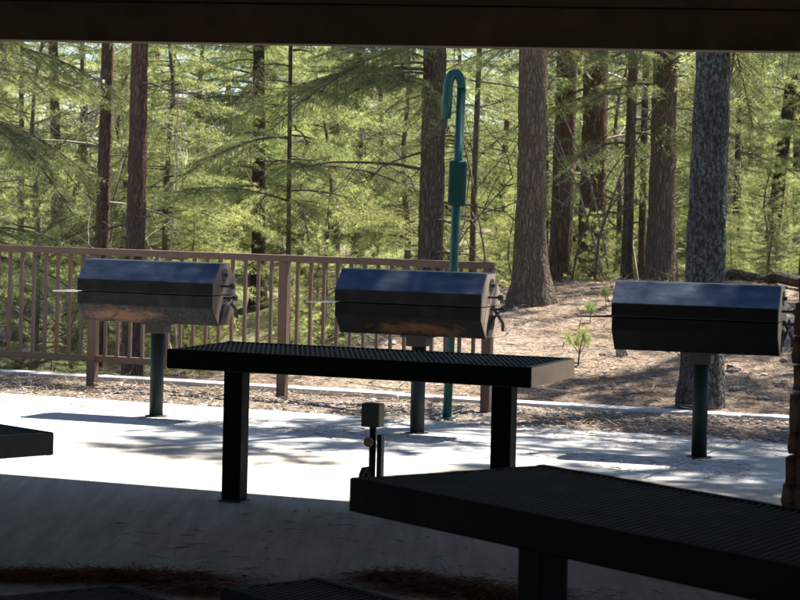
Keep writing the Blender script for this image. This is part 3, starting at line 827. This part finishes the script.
tall_tree('fir_tree', 'slim dark trunk half hidden by drooping green boughs, left of centre', 259, 50, 257, 33, 12, 'bark_dark', 103, 15, 2, (8, 1.5, 5, 1.2), bo=(24, 2.2, 6.8))
tall_tree('fir_tree', 'thin grey trunk left of the middle grill, the left one of two', 336, 50, 333, 39, 9, 'bark_dark', 104, 15, 0, (8, 1, 6, 1.2), bo=(10, 3, 7))
tall_tree('fir_tree', 'thin grey trunk left of the middle grill, the right one of two', 359, 50, 356, 38, 9, 'bark_dark', 105, 15, 2, (8, 1, 6, 1.2), bo=(10, 2.5, 7))
tall_tree('fir_tree', 'brown trunk standing just left of the teal pole', 434, 50, 429, 25.5, 23, 'bark_brown', 106, 17, 1, (14, 1.2, 6, 1.7), bo=(20, 3.0, 6.0, 3.4, 1.3))
tall_tree('pine_tree', 'thick brown trunk at the left foot of the needle-covered slope', 535, 50, 531, 22.5, 27, 'bark_brown', 107, 17, 0, (6, 2.2, 6, 1.0), flare=.8)
tall_tree('pine_tree', 'brown trunk close behind the thick one on the slope', 566, 50, 559, 27, 20, 'bark_red', 108, 16, 2, (9, 2, 6, 1.3), bo=(12, 2.2, 5.2, -1.5, 1.6))
tall_tree('pine_tree', 'dark brown trunk on the crest, midway between slope and lichen trunk', 596, 50, 594, 27.5, 25, 'bark_red', 109, 16, 1, (12, 1.5, 6, 1.5), limb_mat='dead_wood')
tall_tree('young_tree', 'slender brown trunk left of the mottled broad trunk', 634, 50, 629, 26, 9, 'bark_brown', 110, 12, None, (14, 1.0, 6, .9), limb_mat='dead_wood', bo=(10, 1.6, 5))
tall_tree('pine_tree', 'mottled broad brown trunk left of the lichen-covered trunk', 668, 50, 661, 25.5, 23, 'bark_brown', 111, 16, 0, (7, 2, 6, 1.2), bo=(18, 2.0, 5.2, -.9, 1.8))
tall_tree('fir_tree', 'grey lichen-covered trunk behind the rightmost grill', 713, 50, 708, 16.75, 32, 'bark_lichen', 112, 11, 2, (4, 2.6, 5, 1.0), flare=.25, segs=28, bo=(10, 2.5, 4.4, .2, 1.3))
tall_tree('young_tree', 'dark leaning trunk beyond the bushes at far right', 795, 50, 769, 33, 12, 'bark_dark', 113, 12, 0, (8, 1.5, 6, 1.3), bo=(9, 2.5, 6))
tall_tree('young_tree', 'thinnest dark stem left of the mottled broad trunk', 648, 50, 642, 29, 6.5, 'bark_dark', 114, 11, None, (8, 1.5, 5, .8))
tall_tree('young_tree', 'thin dark stem right of the lichen-covered trunk', 742, 50, 736, 31, 5, 'bark_dark', 115, 10, None, (10, 1, 5, 1.0))
tall_tree('pine_tree', 'brown trunk in the ravine at the far left, low behind the railing', 52, 50, 57, 34, 10, 'bark_brown', 116, 13, 2, (8, 1.5, 6, 1.2))
tall_tree('young_tree', 'thin brown stem right of the teal pole', 480, 50, 474, 30, 5.5, 'bark_brown', 117, 12, None, (12, .8, 5, 1.2))
tall_tree('young_tree', 'slim dark stem at the far right edge, above the pillar', 798, 50, 796, 37, 8, 'bark_dark', 118, 12, 1, (8, 1, 5, 1.1))
for px, D, h, sd, mt, lb in ((606, 26.2, 3.4, 1, 'dead_wood', 'tangle of bare pale twigs before the dark crest trunk'), (576, 25.6, 3.0, 2, 'twig_bark', 'bare brown twigs between the thick trunk and the crest trunk'),
                     (643, 27.2, 3.6, 3, 'dead_wood', 'bare pale twigs left of the mottled broad trunk'), (486, 26.8, 4.2, 4, 'twig_bark', 'bare branching shrub right of the teal pole'),
                     (404, 28.5, 4.0, 5, 'twig_bark', 'bare brown shrub left of the trunk beside the teal pole'), (22, 27.5, 4.6, 6, 'twig_bark', 'dark bare branches at the far left above the railing'),
                     (186, 28.5, 4.6, 7, 'dead_wood', 'pale bare branches above the right end of the leftmost grill'), (310, 30.5, 4.2, 8, 'twig_bark', 'bare thin stems left of the two thin grey trunks'),
                     (752, 29.5, 3.6, 9, 'twig_bark', 'bare thin stems right of the lichen-covered trunk')):
    bare_shrub(lb, px, D, h, sd, mt, 2)
tall_tree('fir_tree', 'fir just off the left edge, its drooping boughs reaching over the railing', -42, 50, -46, 25, 16, 'bark_brown', 119, 15, 2, (10, 2, 6, 1.5), bo=(22, 2.6, 6.5, 0, 1.5))
tall_tree('fir_tree', 'slender fir with drooping boughs above the middle railing post', 292, 50, 288, 27, 4.5, 'bark_brown', 120, 12, None, (6, 1.5, 5, .9), bo=(22, 2.8, 6.5))
# trees beside the frame whose crowns shade the paving and the slope
for (X, Y, h, s, wd) in ((5.0, 16.0, 15, 131, .15), (6.3, 15.6, 13, 137, .13), (6.6, 22.0, 17, 132, .16), (8.2, 19.0, 15, 133, .15), (7.2, 26.5, 17, 134, .16)):
    p = Vector((X, Y, 0)); root = empty('pine_tree', (X, Y, gz(p)), 0, label='tall pine %s, out of the picture to the right' % {131: 'beside the kerb', 135: 'behind the crest log', 136: 'on the slope above the kerb', 137: 'a step along the kerb', 132: 'high on the slope', 133: 'far along the slope', 134: 'deep in the wood'}[s], cat='tree', group='pines shading the patio')
    obj('trunk', trunk_mesh(wd, h, s, 'bark_red', .45), root)
    for m, nm in zip(HC[s % 3], ('limbs', 'crown')):
        o = obj(nm, m, root); o.rotation_euler.z = s * 1.3

# ------------------------------------------------------------------ young conifers of the understorey
young = [  # px x, depth, variant, scale, rot
    (-20, 31, 'firA', 1.0), (35, 29, 'pineA', .95), (75, 34, 'firB', 1.05), (20, 38, 'firC', 1.0), (120, 33, 'pineB', 1.0),
    (165, 30, 'firA', .9), (195, 35, 'pineA', 1.05), (258, 33.1, 'firC', .95), (225, 38, 'firB', 1.15), (300, 36, 'firA', 1.0),
    (325, 30, 'pineB', .85), (375, 37, 'pineA', 1.0), (405, 32, 'firB', .9), (455, 35, 'firC', .9), (500, 38, 'pineA', 1.05),
    (545, 34, 'firB', .95), (575, 39, 'firA', 1.0), (618, 33, 'pineB', .9), (690, 35, 'firC', .95), (745, 36, 'pineA', 1.0), (785, 41, 'firA', 1.05),
    (822, 32, 'firC', 1.0), (655, 41, 'pineA', 1.1), (80, 42, 'pineA', 1.1), (150, 43, 'firC', 1.1), (275, 44, 'pineB', 1.4), (435, 44, 'firA', 1.1), (350, 45, 'firB', 1.3)]
where = ['at the left edge of the picture', 'behind the first bars of the railing at far left', 'left of the two reddish trunks', 'deep in the wood at far left', 'between the two reddish trunks',
    'right of the two reddish trunks, behind the leftmost grill', 'over the right end of the leftmost grill', 'around the slim dark trunk left of centre', 'deep behind the leftmost grill', 'over the middle railing post',
    'left of the thin grey trunk pair', 'right of the thin grey trunk pair', 'left of the trunk beside the teal pole', 'behind the teal pole', 'left of the thick brown trunk',
    'behind the thick brown trunk', 'deep between thick trunk and crest trunk', 'left of the mottled broad trunk', 'behind the lichen-covered trunk', 'right of the lichen-covered trunk', 'deep at far right behind the leaning trunk',
    'at the right edge above the pillar', 'deep behind the mottled broad trunk', 'deep behind the left reddish trunk', 'deep behind the right reddish trunk', 'deep in the wood right of the slim dark trunk', 'deep behind the trunk beside the teal pole', 'deep behind the thin grey trunk pair']
SRC = {}
for i, (x, D, key, sc) in enumerate(young):
    p = at(x, 250, D); p.z = gz(p); nm, lb = {'f': ('young_fir', 'young green fir '), 'p': ('young_pine', 'young yellow-green pine ')}[key[0]]
    root = empty(nm, p, random.uniform(0, 6.28), label=lb + where[i], cat='tree', group='young conifers of the understorey'); root.scale = (sc,) * 3
    a = obj('trunk', VAR[key][0], root); c = obj('crown', VAR[key][1], root)
    SRC.setdefault(key, (a, c))
p = hit(676, 300, 17); p = at(742, 262, 30); p.z = gz(p)
root = empty('pine_sapling', p, 0, label='small pine sapling among the bushes right of the lichen trunk', cat='tree'); root.scale = (.7,) * 3
SRC['sapling'] = (obj('trunk', VAR['sapling'][0], root), obj('crown', VAR['sapling'][1], root))

# far wood: too many to count, one mass
def woodland(name, pts, keys, smin, smax, seed, label, cat):
    me = bpy.data.meshes.new(name); me.from_pydata([tuple(p) for p in pts], [], []); me.materials.append(MAT['needles_fir'])
    o = obj(name, me, kind='stuff', label=label, cat=cat)
    gt = bpy.data.node_groups.new(name, 'GeometryNodeTree')
    gt.interface.new_socket('Geometry', in_out='INPUT', socket_type='NodeSocketGeometry'); gt.interface.new_socket('Geometry', in_out='OUTPUT', socket_type='NodeSocketGeometry')
    N = gt.nodes.new; L = gt.links.new
    gi, go = N('NodeGroupInput'), N('NodeGroupOutput'); iop = N('GeometryNodeInstanceOnPoints'); jn = N('GeometryNodeJoinGeometry')
    for key in keys:
        j2 = N('GeometryNodeJoinGeometry')
        for src in SRC[key]:
            oi = N('GeometryNodeObjectInfo'); oi.inputs['Object'].default_value = src; oi.inputs['As Instance'].default_value = True; L(oi.outputs['Geometry'], j2.inputs[0])
        gti = N('GeometryNodeGeometryToInstance'); L(j2.outputs[0], gti.inputs[0]); L(gti.outputs[0], jn.inputs[0])
    L(gi.outputs[0], iop.inputs['Points']); L(jn.outputs[0], iop.inputs['Instance']); iop.inputs['Pick Instance'].default_value = True
    ri = N('FunctionNodeRandomValue'); ri.data_type = 'INT'; ri.inputs['Min'].default_value, ri.inputs['Max'].default_value
    [s for s in ri.inputs if s.name == 'Max' and s.type == 'INT'][0].default_value = len(keys) - 1
    [s for s in ri.inputs if s.name == 'Min' and s.type == 'INT'][0].default_value = 0
    ri.inputs['Seed'].default_value = seed
    L([s for s in ri.outputs if s.type == 'INT'][0], iop.inputs['Instance Index'])
    rs = N('FunctionNodeRandomValue'); rs.data_type = 'FLOAT'; rs.inputs['Seed'].default_value = seed + 1
    [s for s in rs.inputs if s.name == 'Min' and s.type == 'VALUE'][0].default_value = smin; [s for s in rs.inputs if s.name == 'Max' and s.type == 'VALUE'][0].default_value = smax
    L([s for s in rs.outputs if s.type == 'VALUE'][0], iop.inputs['Scale'])
    rr = N('FunctionNodeRandomValue'); rr.data_type = 'FLOAT_VECTOR'; rr.inputs['Seed'].default_value = seed + 2
    [s for s in rr.inputs if s.name == 'Max' and s.type == 'VECTOR'][0].default_value = (.08, .08, 6.28); [s for s in rr.inputs if s.name == 'Min' and s.type == 'VECTOR'][0].default_value = (-.08, -.08, 0)
    L([s for s in rr.outputs if s.type == 'VECTOR'][0], iop.inputs['Rotation'])
    L(iop.outputs[0], go.inputs[0])
    md = o.modifiers.new('scatter', 'NODES'); md.node_group = gt
    return o
pts = []; tries = 0
while len(pts) < 92 and tries < 20000:
    tries += 1; D = 45 + 75 * random.random() ** 1.3; x = random.uniform(-.26, .26) * D
    if any((x - q.x) ** 2 + (D - q.y) ** 2 < 3.2 for q in pts): continue
    p = Vector((x, D, 0)); p.z = gz(p) - .05; pts.append(p)
woodland('distant_wood', pts, ['firA', 'firC', 'pineA', 'firB'], .55, 1.25, 5, 'dense sunlit wood filling the background', 'wood')
pts = []
while len(pts) < 540:
    D = random.uniform(25, 75); x = random.uniform(-.22, .22) * D; p = Vector((x, D, 0)); t_, n_ = to_tn(p)
    if n_ < 24.5 and t_ > -10.5: continue
    p.z = gz(p) - .03; pts.append(p)
# ground cover: small saplings and grass tufts
p0 = at(575, 345, 19.5)
def seedling(label, px, py, D, sc, rot, dz=0):
    p = hit(px, py); p.z = gz(p); r = random.Random(int(px)); b = MB()
    root = empty('pine_seedling', p, rot, label=label, cat='seedling', group='seedlings on the slope')
    tips = []; dirs = []
    b.tube([(0, 0, -.05), (.01, 0, .12), (.03, .0, .26)], [.012, .01, .007], 6)
    for v in ((-.20, 0, .22), (.06, .04, .30), (.10, -.03, .16), (-.03, .05, .17)):
        e = Vector((.02, 0, .2)) + Vector(v) * .8; b.tube([(.015, 0, .14), (Vector((.015, 0, .14)) + e) / 2 + Vector((0, 0, -.01)), e], [.006, .005, .004], 5)
        for q in range(5):
            tips.append(e + Vector((r.gauss(0, .035), r.gauss(0, .035), r.gauss(0, .03)))); dirs.append((Vector(v) + Vector((r.gauss(0, .1), r.gauss(0, .1), .12))).normalized())
    root.scale = (sc,) * 3
    b.build('stem', 'twig_bark', root, smooth=True)
    obj('crown', tri_mesh('crown', tufts(np.array(tips), np.array(dirs), 55, .11, .004, np.random.default_rng(int(px)), 1.1), 'leaves_bush'), root)
seedling('small bright green pine seedling on the slope beyond the mesh table', 578, 366, 20.2, .62, 0)
seedling('tiny green seedling on the slope left of the rightmost grill', 590, 324, 22.0, .4, 1)
seedling('tiny green seedling high on the slope below the dark trunk', 606, 308, 24.0, .4, 2)
woodland('undergrowth', pts, ['pineB', 'firB', 'sapling'], .12, .48, 9, 'low green undergrowth across the ravine', 'undergrowth')

# bushes beyond the crest on the right
def bush(label, px, D, w, h, seed):
    p = at(px, 270, D); p.z = gz(p); rg = np.random.default_rng(seed); r = random.Random(seed); b = MB(); tp = []; td = []
    root = empty('bush', p, 0, label=label, cat='bush', group='bushes beyond the crest')
    for k in range(60):
        az = r.uniform(0, 6.283); q = r.random() ** .5; e = Vector((math.cos(az) * q * w / 2, math.sin(az) * q * w / 2, h * (1 - .5 * q * q) * r.uniform(.55, 1.1)))
        m = e * .5 + Vector((r.gauss(0, .05), r.gauss(0, .05), .1)); b.tube([(0, 0, -.05), m, e], [.012, .008, .003], 4, False)
        for j in range(14):
            s = r.uniform(.35, 1.05); tp.append(m.lerp(e, (s - .35) / .7) + Vector((r.gauss(0, .09), r.gauss(0, .09), r.gauss(0, .08)))); td.append((e + Vector((r.gauss(0, .5), r.gauss(0, .5), .4))).normalized())
    b.build('stems', 'twig_bark', root)
    obj('crown', tri_mesh('crown', tufts(np.array(tp), np.array(td), 22, .11, .011, rg, 1.2), 'leaves_bush'), root)
bush('wide light green bush right of the lichen-covered trunk', 733, 28.5, 1.3, .62, 1)
bush('bright green bush at the foot of the dark leaning trunk', 768, 28.8, 1.0, .75, 2)
bush('yellow-green bush between the thick brown trunk and the crest trunks', 622, 31, 1.2, .9, 3)
bush('light green bush at the far right edge beyond the log', 800, 31, 1.3, .7, 4)

# ------------------------------------------------------------------ logs, rocks, litter
def log(label, a, c, rad, seed, mat='bark_dark', name='fallen_log'):
    r = random.Random(seed); b = MB(); n = 9; a, c = Vector(a), Vector(c)
    root = empty(name, a, 0, label=label, cat='log')
    pts = [(c - a) * (i / (n - 1)) + Vector((r.gauss(0, .02), r.gauss(0, .02), r.gauss(0, .015))) for i in range(n)]
    b.tube(pts, [rad * r.uniform(.85, 1.1) * (1 - .3 * i / (n - 1)) for i in range(n)], 12); b.build('trunk', mat, root, smooth=True)
def onground(px, D, up=0.0):
    p = at(px, 250, D); p.z = gz(p) + up; return p
log('dark fallen log along the crest at the right edge', onground(722, 23.4, .06), onground(812, 22.0, .08), .085, 1)
log('pale dead log across the far bank of the ravine, left of the leftmost grill', onground(18, 30, .25), onground(76, 31.5, .5), .07, 2, 'dead_wood')
log('short weathered log low on the ravine bank at far left', onground(40, 28, .1), onground(66, 27, .3), .09, 3, 'dead_wood')
rockm = [stone_mesh(40 + i, 2, .17, 'rock', 'rock', .45) for i in range(5)]
for m_ in rockm: m_.polygons.foreach_set('use_smooth', [False] * len(m_.polygons))
def rock(label, px, py, D, s, k):
    p = hit(px, py); p.z = gz(p) + s[2] * .2
    o = obj('rock', rockm[k % 5], label=label, cat='rock', group='loose rocks'); o.location = p; o.scale = s; o.rotation_euler = (random.uniform(-.2, .2), random.uniform(-.2, .2), random.uniform(0, 6))
rock('dark boulder across the ravine left of the leftmost grill', 72, 310, 31.5, (1.0, .9, .8), 0)
rock('pale boulder low in the ravine at the left edge', 20, 340, 30, (.6, .5, .4), 1)
rock('pale grey rock on the slope right of the lichen-covered trunk', 780, 386, 18.3, (.11, .09, .06), 2)
rock('flat pale rock at the foot of the slope near the pillar', 764, 401, 17.5, (.10, .08, .04), 3)
rock('dark rock on the slope beside the lichen-covered trunk', 733, 371, 19, (.12, .10, .07), 4)
rock('pale upright rock under the left end of the rightmost grill', 622, 357, 20, (.10, .09, .11), 1)
rock('rock on the slope just right of the rightmost grill post', 735, 391, 17.9, (.10, .08, .05), 0)

def scatter_stones(name, pts, smin, smax, mat, rg, flat=.6):
    N = len(pts)
    g_ = (1 + 5 ** .5) / 2
    iv = unit(np.array([[-1, g_, 0], [1, g_, 0], [-1, -g_, 0], [1, -g_, 0], [0, -1, g_], [0, 1, g_], [0, -1, -g_], [0, 1, -g_], [g_, 0, -1], [g_, 0, 1], [-g_, 0, -1], [-g_, 0, 1]]))
    fi = np.array([[0, 11, 5], [0, 5, 1], [0, 1, 7], [0, 7, 10], [0, 10, 11], [1, 5, 9], [5, 11, 4], [11, 10, 2], [10, 7, 6], [7, 1, 8], [3, 9, 4], [3, 4, 2], [3, 2, 6], [3, 6, 8], [3, 8, 9], [4, 9, 5], [2, 4, 11], [6, 2, 10], [8, 6, 7], [9, 8, 1]])
    s = smin + (smax - smin) * rg.random(N) ** 3
    V = iv[None] * (.75 + .5 * rg.random((N, 12, 1))) * s[:, None, None] * (.7 + .6 * rg.random((N, 1, 3))); an = rg.random(N) * 6.28
    c, sn = np.cos(an), np.sin(an); V[..., 2] *= flat
    X = V[..., 0] * c[:, None] - V[..., 1] * sn[:, None]; Y = V[..., 0] * sn[:, None] + V[..., 1] * c[:, None]
    V = np.stack([X, Y, V[..., 2]], -1) + pts[:, None, :] + np.array([0, 0, 1.]) * (s * .1)[:, None, None]
    F = (fi[None] + (np.arange(N) * 12)[:, None, None]).reshape(-1, 3)
    return obj(name, np_mesh(name, V.reshape(-1, 3), F, mat), kind='stuff')
def tn_pts(t, n, z): return np.stack([t * d0.x + n * n0.x, t * d0.y + n * n0.y, z], 1)
N = 11000; t = rng.uniform(-11, 1.5, N); n = rng.uniform(14.42, 15.82, N)
scatter_stones('gravel', tn_pts(t, n, -.045 + .03 * vnoise(t * 2, n * 2, 9) + .02 * vnoise(t * 7, n * 7, 8)), .006, .022, 'stones', rng)
N = 700; t = rng.uniform(-8.5, 1.0, N); n = 16.05 + 8 * rng.random(N) ** 1.2
scatter_stones('slope_stones', tn_pts(t, n, ground_z(t, n)), .01, .055, 'stones', rng, .5)
def scatter_needles(name, pts, l0, l1, w, mat, rg, tilt=.12, nvec=None):
    N = len(pts); an = rg.random(N) * 6.28; l = l0 + (l1 - l0) * rg.random(N)
    v = np.stack([np.cos(an), np.sin(an), rg.normal(size=N) * tilt], 1) * l[:, None]; s = np.stack([-np.sin(an), np.cos(an), rg.normal(size=N) * .5], 1) * w / 2
    c = pts + v * .5 + np.stack([rg.normal(size=N), rg.normal(size=N), np.abs(rg.normal(size=N))], 1) * .004
    V = np.stack([pts - s, c - s, pts + v, c + s], 1)
    F = np.arange(N * 4).reshape(N, 4)
    return obj(name, np_mesh(name, V.reshape(-1, 3), F, mat), kind='stuff')
N = 60000; t = rng.uniform(-9, 1.2, N); n = 16.05 + 9 * rng.random(N) ** 1.1
P = tn_pts(t, n, ground_z(t, n) + .008 + .02 * rng.random(N)); scatter_needles('needle_litter', P, .06, .16, .004, 'litter', rng, .22)
N = 1500; t = rng.uniform(-9, 1.2, N); n = 16.05 + 9 * rng.random(N)
P = tn_pts(t, n, ground_z(t, n) + .015); scatter_needles('fallen_twigs', P, .15, .7, .012, 'twigs', rng, .12)
N = 14000; t = rng.uniform(-11, 1.2, N); n = 14.42 + 1.4 * rng.random(N)
keep = vnoise(t * 1.1, n * 2.2, 21) > .40; t, n = t[keep], n[keep]
P = tn_pts(t, n, np.full(len(t), -.005) + .015 * rng.random(len(t))); scatter_needles('strip_litter', P, .05, .14, .004, 'litter', rng, .2)
# needles drifted on the paving and in heaps on the shaded floor
N = 16000; t = rng.uniform(-10, .5, N); n = 12.2 + 2.2 * rng.random(N)
keep = (vnoise(t * .9, n * 2.4, 33) * .7 + .3 * vnoise(t * 4, n * 4, 34) + .10 * (n - 13.6)) > .54; t, n = t[keep], n[keep]
scatter_needles('paving_litter', tn_pts(t, n, np.full(len(t), .004)), .03, .11, .0035, 'litter', rng, .06)
def heap(name, poly, N, hmax, seed):
    rg = np.random.default_rng(seed); out = []
    for (px, py, sx_, sy_, k) in poly:
        c = G(px, py); m = int(N * k); a = rg.standard_t(3, size=(m, 2)) * np.array([[sx_, sy_]]) * .8; r_ = np.exp(-(a[:, 0] / sx_) ** 2 / 2 - (a[:, 1] / sy_) ** 2 / 2)
        out.append(np.stack([c.x + a[:, 0], c.y + a[:, 1], .004 + rg.random(m) * hmax * r_], 1))
    scatter_needles(name, np.concatenate(out), .05, .13, .003, 'litter_red', rg, .14)
heap('needle_heap', [(30, 578, .25, .06, .5), (110, 577, .2, .05, .3), (170, 581, .12, .06, .3), (210, 592, .12, .05, .2)], 5500, .022, 3)
heap('needle_heap', [(400, 580, .10, .05, .35), (450, 590, .14, .07, .5), (500, 598, .12, .05, .2)], 5500, .024, 4)
N = 420; xs = rng.uniform(-1.3, .35, N); ys = rng.uniform(6.6, 11, N)
scatter_needles('floor_litter', np.stack([xs, ys, np.full(N, .004)], 1), .04, .16, .005, 'litter', rng, .03)

print('objects', len(bpy.data.objects), 'tris', sum(len(m.polygons) for m in bpy.data.meshes))
